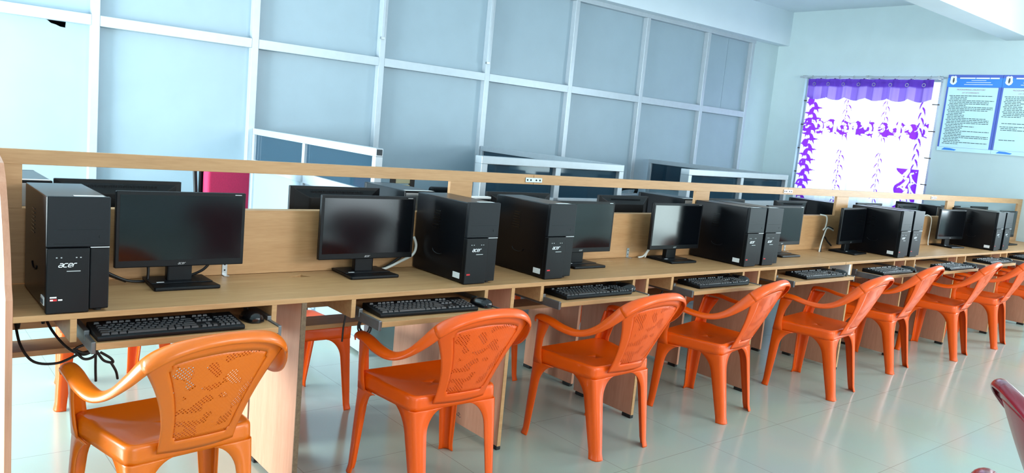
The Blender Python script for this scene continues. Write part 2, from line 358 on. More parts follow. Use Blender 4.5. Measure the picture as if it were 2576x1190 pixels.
CY0, CY1, CZ0, CZ1 = 1.50, 3.06, .86, 2.40     # curtain extents
NY, NZ = 300, 260
CW = CY1-CY0
def curtain_print():
    # leaf and curl print, evaluated over the cloth: s runs across from the left edge, t down from the top
    S, T = np.meshgrid(np.linspace(0, CW, NY+1), np.linspace(0, CZ1-CZ0, NZ+1)); rnd = random.Random(4)
    def leaf(ms, x, y, ang, L, wd, curl):
        dx, dy = S-x, T-y; u = (dx*math.cos(ang)+dy*math.sin(ang))/L; v = -dx*math.sin(ang)+dy*math.cos(ang)-curl*L*(u*u)
        return ms | ((u > 0) & (u < 1) & (np.abs(v) < wd*np.sqrt(np.clip(u, 0, 1))*np.clip(1-u, 0, 1)*2.2))
    def curl_ring(ms, x, y, r, ph, fl):
        dx, dy = (S-x)*fl, T-y; rr = np.hypot(dx, dy); th = np.mod(np.arctan2(dy, dx)-ph, 2*math.pi); rad = r*(.35+.65*th/(2*math.pi)); w_ = .010+.010*np.sin(th/2)
        return ms | ((np.abs(rr-rad) < w_) & (th > .5))
    m = np.zeros(S.shape, bool)
    k = 0; t = .20
    while t < 1.54:                                   # wide left border
        sd = 1 if k % 2 else -1
        m = leaf(m, .11, t, math.pi/2-sd*1.0, .135, .028, sd*.55); m = leaf(m, .11-sd*.02, t+.02, math.pi/2+sd*2.2, .10, .022, -sd*.5); m = leaf(m, .11+sd*.04, t+.03, math.pi/2+sd*.3, .09, .018, sd*.5)
        if k % 4 == 0: m = curl_ring(m, .11+sd*.04, t+.05, .05, rnd.uniform(0, 6), sd)
        if k % 4 == 2: m |= np.hypot(S-.10, (T-t-.03)*.8) < .034
        k += 1; t += .066
    band = (np.abs(T-.56+.012*np.sin(S*21)) < .070+.016*np.sin(S*37)) & (np.sin(S*2*math.pi/.262+.6) > -.85); hole = np.zeros(S.shape, bool)
    for i in range(10):                               # band across: violet ground with pale scrolls
        x = .03+i*.163; fl = 1 if i % 2 else -1
        hole = curl_ring(hole, x, .555, .062, 1.0+.5*(i % 3), fl); hole = leaf(hole, x+.05*fl, .62, -.7 if fl > 0 else 3.8, .12, .014, .5*fl)
        hole = leaf(hole, x-.03*fl, .50, 2.0, .09, .011, .4); hole = leaf(hole, x+.08, .50, 1.1+.3*fl, .10, .011, -.5)
        m = leaf(m, x+.02, .50, -1.2-.4*fl, .05, .012, .4); m = leaf(m, x+.07, .625, 1.3+.4*fl, .05, .012, -.4)
    m |= band & ~hole
    for c in (.56, 1.04):                             # thin vines
        t = .22; k = 0
        while t < 1.5:
            sd = 1 if k % 2 else -1
            if not (.70 < t < .82): m = leaf(m, c+.012*sd, t, math.pi/2-sd*1.0, .075, .009, sd*.6); m = leaf(m, c, t, math.pi/2+sd*.3, .06, .006, -sd*.4)
            k += 1; t += .062
    t = .22; k = 0
    while t < 1.05:                                   # right border, upper part
        sd = 1 if k % 2 else -1
        m = leaf(m, CW-.10, t, math.pi/2-sd*.9, .10, .015, sd*.55); k += 1; t += .06
    low = (T > 1.0) & (S > CW-.25+.05*np.sin(T*24)) & (S < CW-.03); hole = np.zeros(S.shape, bool); t = 1.0; k = 0
    while t < 1.56:
        sd = 1 if k % 2 else -1
        hole = leaf(hole, CW-.14, t, math.pi/2-sd*.8, .13, .022, sd*.6); hole = leaf(hole, CW-.14+sd*.03, t+.03, math.pi/2-sd*.3, .10, .016, -sd*.6); hole = leaf(hole, CW-.14, t+.05, math.pi/2+sd*1.4, .09, .014, sd*.5); k += 1; t += .062
    return (m | (low & ~hole)).astype(np.float32)
vals = curtain_print().ravel()
def fold(y): return .018*math.sin((CY1-y)*2*math.pi/.195)+.006*math.sin((CY1-y)*2*math.pi/.083+1)
rows = []
for i in range(NZ+1):
    z = CZ1-(CZ1-CZ0)*i/NZ; r = []
    for j in range(NY+1):
        y = CY1-(CY1-CY0)*j/NY; yy = y+ (CY1-y-(CY1-CY0)/2)*-.02*(i/NZ); r.append((XR-.055+fold(y)*(.8+.3*i/NZ), yy, z))
    rows.append(r)
cur = thing('curtain', 'white curtain with violet leaf print and a scalloped violet valance over the window', 'curtain', (0, 0, 0))
c = obj('curtain_cloth', MB().grid(rows), M_CURTAIN, cur, smooth=180)
at = c.data.attributes.new('print', 'FLOAT', 'POINT'); at.data.foreach_set('value', vals)
rows = []; vv = []
for i in range(13):
    r = []
    for j in range(NY+1):
        y = CY1-(CY1-CY0)*j/NY; s = CY1-y; drop = .225+.035*abs(math.sin(math.pi*s/.26)); r.append((XR-.088+fold(y)*1.1, y, CZ1+.03-drop*i/12)); vv.append(1.0 if i < 5 else (.55 if math.sin((CY1-y)*2*math.pi/.195) > .2 else 0.0))  # lower valance: fold shade put into the violet where the cloth sits back
    rows.append(r)
c = obj('valance', MB().grid(rows), M_VALANCE, cur, smooth=180)
at = c.data.attributes.new('print', 'FLOAT', 'POINT'); at.data.foreach_set('value', vv)
for k in range(8):
    y = CY1-.10-k*.195; obj('eyelet', MB().tube([(XR-.108+fold(y)*1.1-.004, y+.018*math.cos(a*math.pi/8), CZ1-.035+.018*math.sin(a*math.pi/8)) for a in range(17)], .004, 6, False), M_STEEL, cur, smooth=60)
rod = thing('curtain_rod', 'white metal curtain rod on brackets above the window', 'curtain rod')
obj('rod', MB().tube([(XR-.075, y0-.03, 2.455), (XR-.075, y1+.03, 2.455)], .013, 12), M_ALU, rod, smooth=40)
for y in (y0+.02, (y0+y1)/2, y1-.02): obj('bracket', MB().box(XR-.085, XR, y-.012, y+.012, 2.44, 2.475), M_STEEL, rod, .002)
for k in range(9): obj('rod_ring', MB().tube([(XR-.075+.019*math.cos(a*math.pi/6), CY1-.05-k*.183, 2.455+.019*math.sin(a*math.pi/6)) for a in range(13)], .003, 6, False), M_STEEL, rod, smooth=60)

# ------------------------------------------------------------------ notice boards (right wall)
def notice(yl, label, lines, blank_from=None):
    W, ZT_, ZB = .562, 2.497, 1.646
    t = thing('notice_board', label, 'notice board', (XR, yl, 0), group='laboratory notice boards on the end wall')
    X = -.012
    obj('backing_sheet', MB().box(X, 0, -W, 0, ZB, ZT_), M_NAVY, t, .001)
    obj('header_band', MB().box(X-.002, X, -W, 0, 2.362, 2.462), M_BLUE, t)
    obj('paper_sheet', MB().box(X-.002, X, -W+.028, -.02, ZB+.045, 2.358), M_POSTER, t)
    obj('bottom_band', MB().box(X-.002, X, -W, -.0, ZB, ZB+.043), M_POSTER, t)
    obj('bottom_wave', MB().prism([(-.05, ZB+.012), (-.19, ZB+.008), (-.21, ZB+.02), (-.14, ZB+.034), (-.08, ZB+.036)], 'x', X-.004, X-.0022), M_BLUE, t)
    cr_ = MB(); cr_.prism([(-.03, 2.477), (-.05, 2.484), (-.062, 2.478), (-.078, 2.486), (-.092, 2.474), (-.094, 2.44), (-.10, 2.42), (-.088, 2.396), (-.066, 2.384), (-.042, 2.394), (-.026, 2.412), (-.03, 2.44)], 'x', X-.0045, X-.0022)
    crest = obj('crest', cr_, M_WHITE, t)
    obj('crest_emblem', MB().prism([(-.058, 2.462), (-.070, 2.462), (-.074, 2.43), (-.066, 2.405), (-.058, 2.41), (-.054, 2.43)], 'x', X-.006, X-.0047), M_PRINT, crest)
    hb = MB()
    for a, b in ((-.128, -.288), (-.296, -.432), (-.44, -.53)): hb.box(X-.004, X-.0022, b, a, 2.452, 2.466)
    for k, (a, b) in enumerate(((-.25, -.40), (-.2, -.45), (-.18, -.47))): hb.box(X-.004, X-.0022, b, a, 2.432-k*.022, 2.437-k*.022)
    obj('header_print', hb, M_WHITE, t)
    tp = MB(); cy = -W/2
    put_text(tp, text_mb('PROGRAMMING LABORATORY', .021, align='CENTER'), cy+.02, X-.0042, 2.325, 'side')
    put_text(tp, text_mb('LIST OF EXPERIMENTS', .018, align='CENTER'), cy+.02, X-.0042, 2.292, 'side')
    obj('title_print', tp, M_INKRED, t)
    ln = MB(); rnd = random.Random(lines)
    for k in range(31):
        if blank_from and k in blank_from: continue
        z = 2.262-k*.0178; a = -.045-(.012 if k % 3 else 0); end = -W+.05+rnd.choice((0, .02, .05, .16, .28, .3))
        while a > end:
            wd = rnd.uniform(.015, .05); b = max(a-wd, end); ln.box(X-.004, X-.0022, b, a, z, z+.0062); a = b-.006
    obj('text_lines', ln, M_INK, t)
    return t
notice(1.387, 'blue and white notice board with a crest, the one next to the curtained window', 3)
notice(.823, 'blue and white notice board with a crest, farther from the curtained window', 8, {13, 14, 15, 17, 21, 22, 23, 24, 25, 27, 28, 29, 30})

# ------------------------------------------------------------------ cubicle screens behind the desks
def screen(name, label, p0, p1, n_panes, H=1.235, thick=.045, zg=.985, endcap=False):
    # low aluminium screen from p0 to p1 with glass on top and a laminate panel below
    p0 = Vector((*p0, 0)); p1 = Vector((*p1, 0)); d = p1-p0; L = d.length; a = math.atan2(d.y, d.x)
    t = thing(name, label, 'cubicle screen', p0, a)
    st = .048; h = thick/2
    obj('top_rail', MB().box(0, L, -h, h, H-st, H), M_ALU, t, .003)
    obj('middle_rail', MB().box(st, L-st, -h, h, zg-.07, zg), M_ALU, t, .003)
    obj('bottom_rail', MB().box(st, L-st, -h, h, .02, .09), M_ALU, t, .003)
    xs = [0]+[L*(k+1)/n_panes-(st/2 if k < n_panes-1 else st) for k in range(n_panes)]
    for x in xs: obj('stile', MB().box(x, x+st, -h, h, 0, H-st), M_ALU, t, .003)
    for k in range(n_panes):
        g = obj('glass_pane', MB().box(xs[k]+st, xs[k+1], -.003, .003, zg, H-st), M_GLASS, t)
        obj('lower_panel', MB().box(xs[k]+st, xs[k+1], -.006, .006, .09, zg-.07), M_PANEL, t)
    if endcap: obj('end_shade_plate', MB().box(L, L+.001, -h+.005, h-.005, H-st+.008, H-.006), M_VOID, t)  # flat dark plate stands in for the shaded hollow of the rail
    return t
screen('cubicle_screen', 'aluminium screen with two blue glass panes running out from the wall above the red chair', (2.165, wy(2.165)-.03), (1.985, 1.44), 2, endcap=True)
screen('cubicle_screen', 'aluminium side screen standing behind the two-pane screen in the middle of the room', (4.44, wy(4.44)-.03), (4.0, 1.45), 2)
screen('cubicle_screen', 'two-pane aluminium screen facing the desks, the middle one behind the partition', (2.66, 1.39), (3.99, 1.42), 2, thick=.07)
screen('cubicle_screen', 'aluminium side screen next to the end wall with a dark glass pane', (6.90, wy(6.9)-.03), (6.58, 1.70), 2)
screen('cubicle_screen', 'two-pane aluminium screen facing the desks, the one beside the curtain', (4.84, 1.50), (6.57, 1.66), 2, thick=.08)
bd = thing('display_board', 'dark board with a pale green rim behind the glass of the middle screen', 'board', (3.335, 1.85, 0))
obj('board_face', MB().box(-.12, .12, -.008, .008, .62, 1.10), M_VOID, bd)
g = MB(); g.box(-.135, .135, -.012, .012, 1.10, 1.116); g.box(-.135, -.12, -.012, .012, .0, 1.10); g.box(.12, .135, -.012, .012, .0, 1.10)
obj('board_rim', g, M_GREEN, bd)

# ------------------------------------------------------------------ desks
ZD0, ZD = .734, .752
DY = .439            # desk depth to the partition
BY0 = .495           # rear edge of the back row
# worktops: two lengths each row, seam beside the tied cables
def cut(o, prisms):
    dg = bpy.context.evaluated_depsgraph_get()
    for pr in prisms:
        c = obj('cutter', pr, M_VOID); md = o.modifiers.new('b', 'BOOLEAN'); md.object = c; md.operation = 'DIFFERENCE'; md.solver = 'EXACT'
        dg = bpy.context.evaluated_depsgraph_get(); me = bpy.data.meshes.new_from_object(o.evaluated_get(dg)); o.modifiers.clear(); o.data = me; me.name = o.name
        bpy.data.objects.remove(c, do_unlink=True)
def tri(a, b, c): return MB().prism([a, b, c], 'z', ZD-.05, ZD+.05)
wt = obj('worktop', MB().box(.018, 4.726, 0, DY, ZD0, ZD), M_WOOD)
cut(wt, [tri((.985, .345), (1.075, .335), (1.055, .385)), tri((2.76, .395), (2.885, .335), (2.86, .365))])
md = wt.modifiers.new('bevel', 'BEVEL'); md.width = .0015; md.segments = 2; md.limit_method = 'ANGLE'
tag(wt, 'beech worktop of the front desk row, the length with two triangular cut-outs', 'worktop')
w2 = obj('worktop', MB().box(4.73, XR-.01, 0, DY, ZD0, ZD), M_WOOD); 
cut(w2, [MB().box(5.01, 5.09, .34, .39, ZD-.05, ZD+.05)])
md = w2.modifiers.new('bevel', 'BEVEL'); md.width = .0015; md.segments = 2; md.limit_method = 'ANGLE'
tag(w2, 'beech worktop of the front desk row, the farther length running to the end wall', 'worktop')
tag(obj('worktop', MB().box(.0, XR-.01, BY0, .94, ZD0, ZD), M_WOOD, bevel=.0015), 'beech worktop behind the partition carrying the monitors seen from the back', 'worktop')

# end panel with the curved upper edge
pts = [(-.0, 0), (0, .80)] + [(.018+.13*t**1.6, .80+.32*t) for t in [k/8 for k in range(1, 9)]] + [(.2, 1.17), (.30, 1.19), (DY, 1.195), (DY, 0)]
ep = obj('end_panel', MB().prism(pts, 'x', 0, .018), M_WOODV, bevel=.001)
tag(ep, 'tall beech end panel with a curved front edge beside the first computer', 'desk end panel')

# desk units: support, support, panel centre positions along the row
UNITS = [(.018, .171, .786, .896, .213, .765, -.09), (.906, 1.091, 1.711, 1.856, 1.130, 1.690, -.145), (1.866, 2.026, 2.645, 2.735, 2.05, 2.625, -.105), (2.745, 2.933, 3.58, 3.72, 2.965, 3.560, -.12),
         (3.73, 3.901, 4.66, 4.81, 3.93, 4.635, -.115), (4.82, 4.86, 5.505, 5.61, 4.90, 5.48, -.17), (5.62, 5.773, 6.475, 6.535, 5.80, 6.45, -.20), (6.545, 6.717, 7.445, 7.485, 6.745, 7.42, -.15), (7.495, 7.646, 8.335, 8.42, 7.67, 8.31, -.14)]
YSUP = [.001, .001, .01, .01, .076, .03, .044, .06, .04]
ORD = ['at the camera end, under the first tower', 'second from the curved end panel', 'third from the curved end panel', 'fourth from the curved end panel', 'fifth from the curved end panel', 'under the seam of the worktop, sixth along', 'seventh from the curved end panel', 'eighth from the curved end panel', 'last one before the end wall']
ZT0, ZT1 = .660, .680
for i, (xa, sl, sr_, xp, ta, tb, yf) in enumerate(UNITS):
    u = thing('desk_unit', 'beech keyboard desk unit with a sliding tray, ' + ORD[i], 'desk unit', (xa, 0, 0), group='front row desk units')
    sp_ = MB().box(xp-.009-xa, xp+.009-xa, .004, DY-.012, .018, ZD0)
    p = obj('side_panel', sp_, M_WOODV, u, .001)
    if i == 4: obj('spacer_board', MB().box(xp-.034-xa, xp-.010-xa, -.002, .20, .625, ZD0-.001), M_GREY, u, .001)['label'] = 'pale grey spacer board'
    obj('panel_edge', MB().box(xp-.009-xa, xp+.009-xa, -.0005, .0045, .018, ZD0), M_WOODD if i == 0 else M_WOOD, p)
    for y in (.03, DY-.06): obj('rubber_foot', MB().box(xp-.012-xa, xp+.012-xa, y-.03, y+.03, 0, .018), M_RUBBER, u, .003)
    for x in ((sl, sr_) if i != 5 else (sr_,)): obj('tray_support', MB().box(x-.009-xa, x+.009-xa, .001 if x == sl else YSUP[i], DY-.012, .664, ZD0), M_WOOD, u, .001)
    obj('back_shelf', MB().box(.001, xp-.009-xa, .29, DY-.012, .545, .563), M_WOOD, u, .001)
    obj('back_board', MB().box(.001, xp-.009-xa, DY-.012, DY-.002, .60, ZD0), M_WOOD, u)
    tr = obj('keyboard_tray', MB().box(ta-xa, tb-xa, yf, yf+.36, ZT0, ZT1), M_WOOD, u, .001)
    for x0_, x1_ in ((ta-.012, ta), (tb, tb+.012)):
        obj('drawer_slide', MB().box(x0_-xa, x1_-xa, yf+.002, yf+.36, ZT0-.012, ZT1+.004), M_SLIDE, tr, .002)
        obj('slide_channel', MB().box(x0_-xa-.002, x1_-xa+.002, .002, .36, ZT0+.004, ZT1+.016), M_SLIDE, tr, .002)
sc_ = MB()
for k, (y, z) in enumerate(((.405, .085), (.36, .083), (.352, .080), (.315, .062), (.305, .066), (.298, .058))): sc_.tube(spline([(1.8455, y, z), (1.8455, y-.008, z+.006*(-1)**k), (1.8455, y-.018, z-.001)], 3), .0012, 4)
M_SCRIB = obj('scribble_marks', sc_, M_PRINT, [o for o in bpy.data.objects if o.name.startswith('side_panel')][1]); M_SCRIB.location = (-.905, 0, 0)
# back row units (their trays pushed in, only panels and shelves to be seen)
BU = [(.0, .93), (.93, 1.87), (1.87, 2.80), (2.80, 3.74), (3.74, 4.68), (4.68, 5.61), (5.61, 6.55), (6.55, 7.48), (7.48, 8.42)]
BORD = ['behind the first chair', 'behind the second chair', 'behind the third chair', 'behind the fourth chair', 'behind the fifth chair', 'behind the sixth chair', 'behind the seventh chair', 'behind the eighth chair', 'behind the last chair']
for i, (a, b) in enumerate(BU):
    u = thing('desk_unit', 'beech desk unit of the row beyond the partition, ' + BORD[i], 'desk unit', (a, BY0, 0), group='back row desk units')
    W = b-a
    obj('side_panel', MB().box(W-.018, W, .01, .43, .018, ZD0), M_WOODV, u, .001)
    for y in (.05, .40): obj('rubber_foot', MB().box(W-.021, W+.003, y-.03, y+.03, 0, .018), M_RUBBER, u, .003)
    obj('back_board', MB().box(.004, W-.018, .01, .02, .60, ZD0), M_WOOD, u)
    obj('keyboard_tray', MB().box(.2, .76, .10, .46, ZT0, ZT1), M_WOOD, u, .001)
    for x in (.18, .78): obj('tray_support', MB().box(x-.009, x+.009, .02, .44, .664, ZD0), M_WOOD, u, .001)

# partition boards with openings, joined by steel plates
PZ0, PZO0, PZO1, PZT = .752, 1.004, 1.148, 1.197
OPEN = [(.097, 1.790), (1.917, 3.617), (3.755, 5.316), (5.494, 7.300), (7.458, 9.08)]
BR = [(-.30, 2.295), (2.297, 4.633), (4.635, 6.991), (6.993, XR)]
PORD = ['behind the first two monitors', 'with a joining plate over the third monitor', 'in front of the curtain, third length along', 'last length, touching the end wall']
PY0, PY1 = DY, DY+.054
for i, (a, b) in enumerate(BR):
    t = thing('desk_divider', 'beech divider with long openings, ' + PORD[i], 'desk divider', (a, PY0, 0), group='divider lengths between the desk rows')
    T = PY1-PY0
    obj('lower_board', MB().box(0, b-a, 0, T, PZ0+.001, PZO0), M_WOOD, t, .001)
    obj('top_rail', MB().box(0, b-a, .0, .02, PZO1, PZT), M_WOOD, t, .001)
    edges = [(-.30, OPEN[0][0])]+[(OPEN[k][1], OPEN[k+1][0]) for k in range(4)]+[(OPEN[4][1], XR)]
    for p, q in edges:
        p2, q2 = max(p, a), min(q, b)
        if q2-p2 > .01: obj('upright', MB().box(p2-a, q2-a, 0.0, .02, PZO0, PZO1), M_WOOD, t, .001)
    if i < 3:
        pl = MB().box(b-a-.055, b-a+.055, -.004, -.0005, 1.158, 1.182)
        pp = obj('joining_plate', pl, M_STEEL, t, .0015)
        for x in (-.042, -.02, .016, .04): obj('screw', MB().lathe([(0, 0), (.005, 0), (.004, .002), (0, .0025)], 10), M_BLACK, pp, loc=(b-a+x, -.004, 1.170)).rotation_euler = (R90, 0, 0)
for k, x in enumerate((.766, 3.057, 4.69)):
    t = thing('angle_bracket', ['steel angle bracket under the first monitor', 'steel angle bracket between the third and fourth monitors', 'steel angle bracket beside the fifth monitor'][k], 'bracket', (x, DY, ZD), group='angle brackets on the divider')
    br = MB(); br.box(-.010, .010, -.003, -.0005, .0005, .055); br.box(-.010, .010, -.03, -.003, .0005, .003); obj('angle', br, M_STEEL, t, .001)
    for z in (.02, .042): obj('screw', MB().lathe([(0, 0), (.0035, 0), (0, .0015)], 8), M_BLACK, t, loc=(0, -.003, z)).rotation_euler = (R90, 0, 0)

# ------------------------------------------------------------------ computer tower
def make_tower(label, loc, rz=0):
    # origin: bottom front left corner; x width .163, y depth back
    Wd, D, H, f = .166, .388, .345, .004
    t = thing('computer_tower', label, 'computer', loc, rz)
    cs = obj('case', MB().box(.002, Wd-.002, .018, D, f, H-.002), M_BLACKM, t, .004)
    vt = MB()
    for k in range(7): vt.box(-.0006, .0025, .20, .255-.002*k, .208+k*.012, .211+k*.012)
    obj('side_vent', vt, M_GLOSSB, cs)
    gr = MB(); n = 10
    gr.tube([(.0005, .20+.04*math.cos(a*math.pi/n), .115-.018*math.sin(a*math.pi/n)) for a in range(n+1)], .0018, 5); obj('side_grip', gr, M_FRONT, cs)
    zs = .195
    obj('drive_bay_cover', MB().box(0, Wd, .0, .018, zs+.002, H), M_FRONT, t, .003)
    dv = MB(); dv.box(.018, Wd-.014, -.0008, .0, zs+.012, zs+.013); dv.box(.018, Wd-.014, -.0008, .0, zs+.053, zs+.054); dv.box(Wd-.03, Wd-.028, -.0008, 0, zs+.028, zs+.036)
    obj('optical_drive_outline', dv, M_GLOSSB, t)
    fp = obj('front_panel', MB().box(0, .112, -.004, .018, .002, zs), M_BLACK, t, .003)
    obj('front_column', MB().box(.114, Wd, .002, .018, .009, zs), M_BLACK, t, .003)
    obj('trim_strip', MB().box(.114, Wd-.001, .0, .006, zs, zs+.002), M_SILVER, t)
    g = MB(); put_text(g, logo_mb(.0105), .030, -.0046, .140); obj('logo', g, M_SILVER, fp)
    g = MB(); g.box(.052, .088, -.0046, -.004, .126, .1285); obj('model_line', g, M_STEEL, fp)
    pt = MB()
    for x in (.024, .036, .075, .086): pt.box(x, x+.004, -.0046, -.004, .166, .169)
    obj('port_icons', pt, M_STEEL, fp)
    s = obj('processor_sticker', MB().box(.010, .028, -.0046, -.004, .040, .046), M_RED, fp)
    q = MB(); q.box(.010, .027, -.0050, -.0044, .049, .053); q.box(.031, .042, -.0050, -.0044, .041, .045); q.box(.0105, .018, -.0052, -.0047, .041, .045); obj('sticker_print', q, M_WHITE, s)
    lb = obj('serial_label', MB().box(-.0005, .002, .032, .078, .020, .044), M_WHITE, cs)
    q = MB()
    for k in range(3): q.tube([(-.001, .040+k*.013+.004*math.cos(a*math.pi/5), .031+.006*math.sin(a*math.pi/5)) for a in range(11)], .0018, 5, False); q.box(-.001, 0, .0385+k*.013, .0415+k*.013, .029, .033)
    obj('label_print', q, M_PRINT, lb)
    obj('top_label', MB().box(.075, .155, .022, .052, H-.0022, H-.0014), M_WHITE, t)
    for x in (.02, Wd-.03):
        for y in (.03, D-.03): obj('foot', MB().lathe([(.0, 0), (.011, 0), (.012, f+.002), (0, f+.002)], 12), M_RUBBER, t, loc=(x+.005, y, 0), smooth=40)
    return t
TW = [('black computer tower standing alone by the curved end panel', .098, .002, 0),
      ('black computer tower between the second monitor and another tower', 1.615, .042, 0.015),
      ('black computer tower standing against the third monitor, across a gap from another tower', 2.066, .042, .015),
      ('black computer tower next to the monitor with the pale green screen', 3.610, .04, 0.0),
      ('black computer tower standing against the fifth monitor', 3.800, .045, 0.0),
      ('black computer tower directly behind the monitor with tied white cables', 5.50, .018, 0.0),
      ('black computer tower paired with the one behind the cabled monitor, on its far side', 5.71, .025, 0.0),
      ('black computer tower next to the monitor that looks narrow and turned edge-on', 7.42, .045, 0.0),
      ('black computer tower ending the row, between its twin and the last monitor', 7.62, .045, 0.0)]
T0 = make_tower(TW[0][0], (TW[0][1], TW[0][2], ZD), TW[0][3]); T0['group'] = 'computer towers on the front desk row'
for lb, x, y, r in TW[1:]: dup(T0, (x, y, ZD), r, lb)
# towers on the back row: their rear faces this way
def make_back_tower(label, loc):
    Wd, D, H = .166, .38, .338
    t = thing('computer_tower', label, 'computer', loc, 0, 'computer towers on the back desk row')
    cs = obj('case', MB().box(0, Wd, 0, D-.02, .008, H), M_BLACKM, t, .004)
    obj('front_panel', MB().box(0, Wd, D-.02, D, .01, H), M_FRONT, t, .003)
    obj('rear_plate', MB().box(.006, Wd-.006, -.002, .0, .02, H-.01), M_STEEL, t)
    g = MB()
    for k in range(5): g.box(.03, .12, -.003, -.002, .06+k*.02, .068+k*.02)
    obj('rear_slots', g, M_BLACK, t)
    obj('top_label', MB().box(.01, .16, .006, .03, H-.001, H+.0006), M_WHITE, t)
    for x in (.03, Wd-.03):
        for y in (.03, D-.03): obj('foot', MB().lathe([(.0, 0), (.011, 0), (.012, .01), (0, .01)], 10), M_RUBBER, t, loc=(x, y, 0))
    return t
BT = [('black tower seen through the divider above the first computer', .03, .51), ('black tower beyond the divider, above the second computer tower', 1.60, .52), ('black tower seen through the divider above the monitor with the pale green screen', 3.62, .52),
      ('black tower beyond the divider in front of the curtain', 5.43, .52), ('black tower beyond the divider, next to the end wall side of the curtain', 7.30, .52)]
b0 = make_back_tower(BT[0][0], (BT[0][1], BT[0][2], ZD))
for lb, x, y in BT[1:]: dup(b0, (x, y, ZD), 0, lb)

# ------------------------------------------------------------------ monitor (faces -y, origin: base centre on the desk)
def make_monitor(label, loc, rz=0):
    t = thing('monitor', label, 'monitor', loc, rz)
    W, zb, zt, yf = .437, .069, .332, -.012      # panel
    casing = MB()
    pr = [(-W/2, zb), (W/2, zb), (W/2, zt), (-W/2, zt)]
    casing.box(-W/2, W/2, yf, yf+.018, zb, zt)
    cz = obj('casing', casing, M_BLACK, t, .003)
    bk = MB(); rows = []
    for y, mx, mz0, mz1 in ((yf+.018, .0, 0, 0), (yf+.022, .02, .018, .012), (yf+.048, .075, .055, .045), (yf+.050, .085, .06, .05)):
        rows.append([(-W/2+mx, y, zb+mz0), (W/2-mx, y, zb+mz0), (W/2-mx, y, zt-mz1), (-W/2+mx, y, zt-mz1)])
    bk.grid(rows, True); bk.f.append(tuple(len(bk.v)-4+k for k in range(4)))
    rb = obj('rear_shell', bk, M_BLACK, t, .003)
    rg = MB()
    for k in range(44):
        x = -.125+k*.0058; rg.box(x, x+.0026, yf+.03, yf+.0345, zt-.036, zt-.018, Matrix.Identity(3))
    obj('vent_ribs', rg, M_FRONT, rb)
    m_ = obj('maker_badge', MB().box(-.025, .025, yf+.050, yf+.0515, .20, .212), M_STEEL, rb)
    obj('screen', MB().box(-W/2+.012, W/2-.012, yf-.0006, yf+.002, zb+.024, zt-.012), M_SCREEN, cz)
    lg = MB(); put_text(lg, logo_mb(.0058), -.014, yf-.001, zb+.008); obj('logo', lg, M_STEEL, cz)
    md_ = MB(); md_.box(W/2-.04, W/2-.016, yf-.001, yf, zt-.008, zt-.0055); obj('model_print', md_, M_STEEL, cz)
    obj('stand_neck', MB().box(-.043, .043, .008, .040, .010, .155), M_BLACK, t, .006)
    bs = [(-.108, -.095), (.108, -.095), (.112, -.088), (.100, .105), (-.100, .105), (-.112, -.088)]
    sb_ = obj('stand_base', MB().prism(bs, 'z', .0, .013), M_BLACK, t, .004)
    obj('base_step', MB().box(-.104, .104, -.03, .09, .013, .0155), M_FRONT, sb_, .001)
    obj('base_label', MB().box(-.085, -.06, -.022, -.014, .0155, .016), M_WHITE, sb_)
    return t
MN = [('black monitor with a dark screen beside the first tower', .565, .312, 0),
      ('black monitor with a greyish reflection on its screen, second from the end panel', 1.315, .332, 0),
      ('black monitor with a dark screen half hidden by the third tower', 2.535, .305, 0.0),
      ('black monitor with a pale green reflection filling most of its screen', 3.290, .305, .0),
      ('black monitor partly hidden behind the fourth pair of towers', 4.420, .312, 0.0),
      ('black monitor with tied white and black cables beside it', 5.275, .275, .10),
      ('black monitor by the wall end, turned so its screen looks narrow', 7.12, .31, -.10),
      ('black monitor beyond the last tower of the front row', 8.45, .31, 0)]
M0 = make_monitor(MN[0][0], (MN[0][1], MN[0][2], ZD), MN[0][3]); M0['group'] = 'monitors on the front desk row'
for lb, x, y, r in MN[1:]: dup(M0, (x, y, ZD), r, lb)
BMN = [('monitor seen from behind through the divider, directly above the first front monitor', .443), ('monitor back with a ribbed vent showing above the second front monitor', 1.33),
       ('monitor back beyond the divider, above the third front tower', 2.40), ('monitor back with a pale badge beyond the divider, between the third and lit fourth monitors', 3.225),
       ('monitor top beyond the divider, over the pair of towers in mid row', 4.25), ('monitor back seen through the divider where the curtain meets the cubicle screen', 5.075), ('monitor top beyond the divider under the middle of the curtain', 6.30),
       ('monitor back beyond the divider, under the curtain side next to the notice boards', 7.03), ('monitor back beyond the divider, under the first notice board', 7.98), ('monitor slab beyond the divider, last before the end wall', 8.70)]
for k, (lb, x) in enumerate(BMN):
    b = dup(M0, (x, .665, ZD), math.pi, lb); b['group'] = 'monitors on the back desk row'

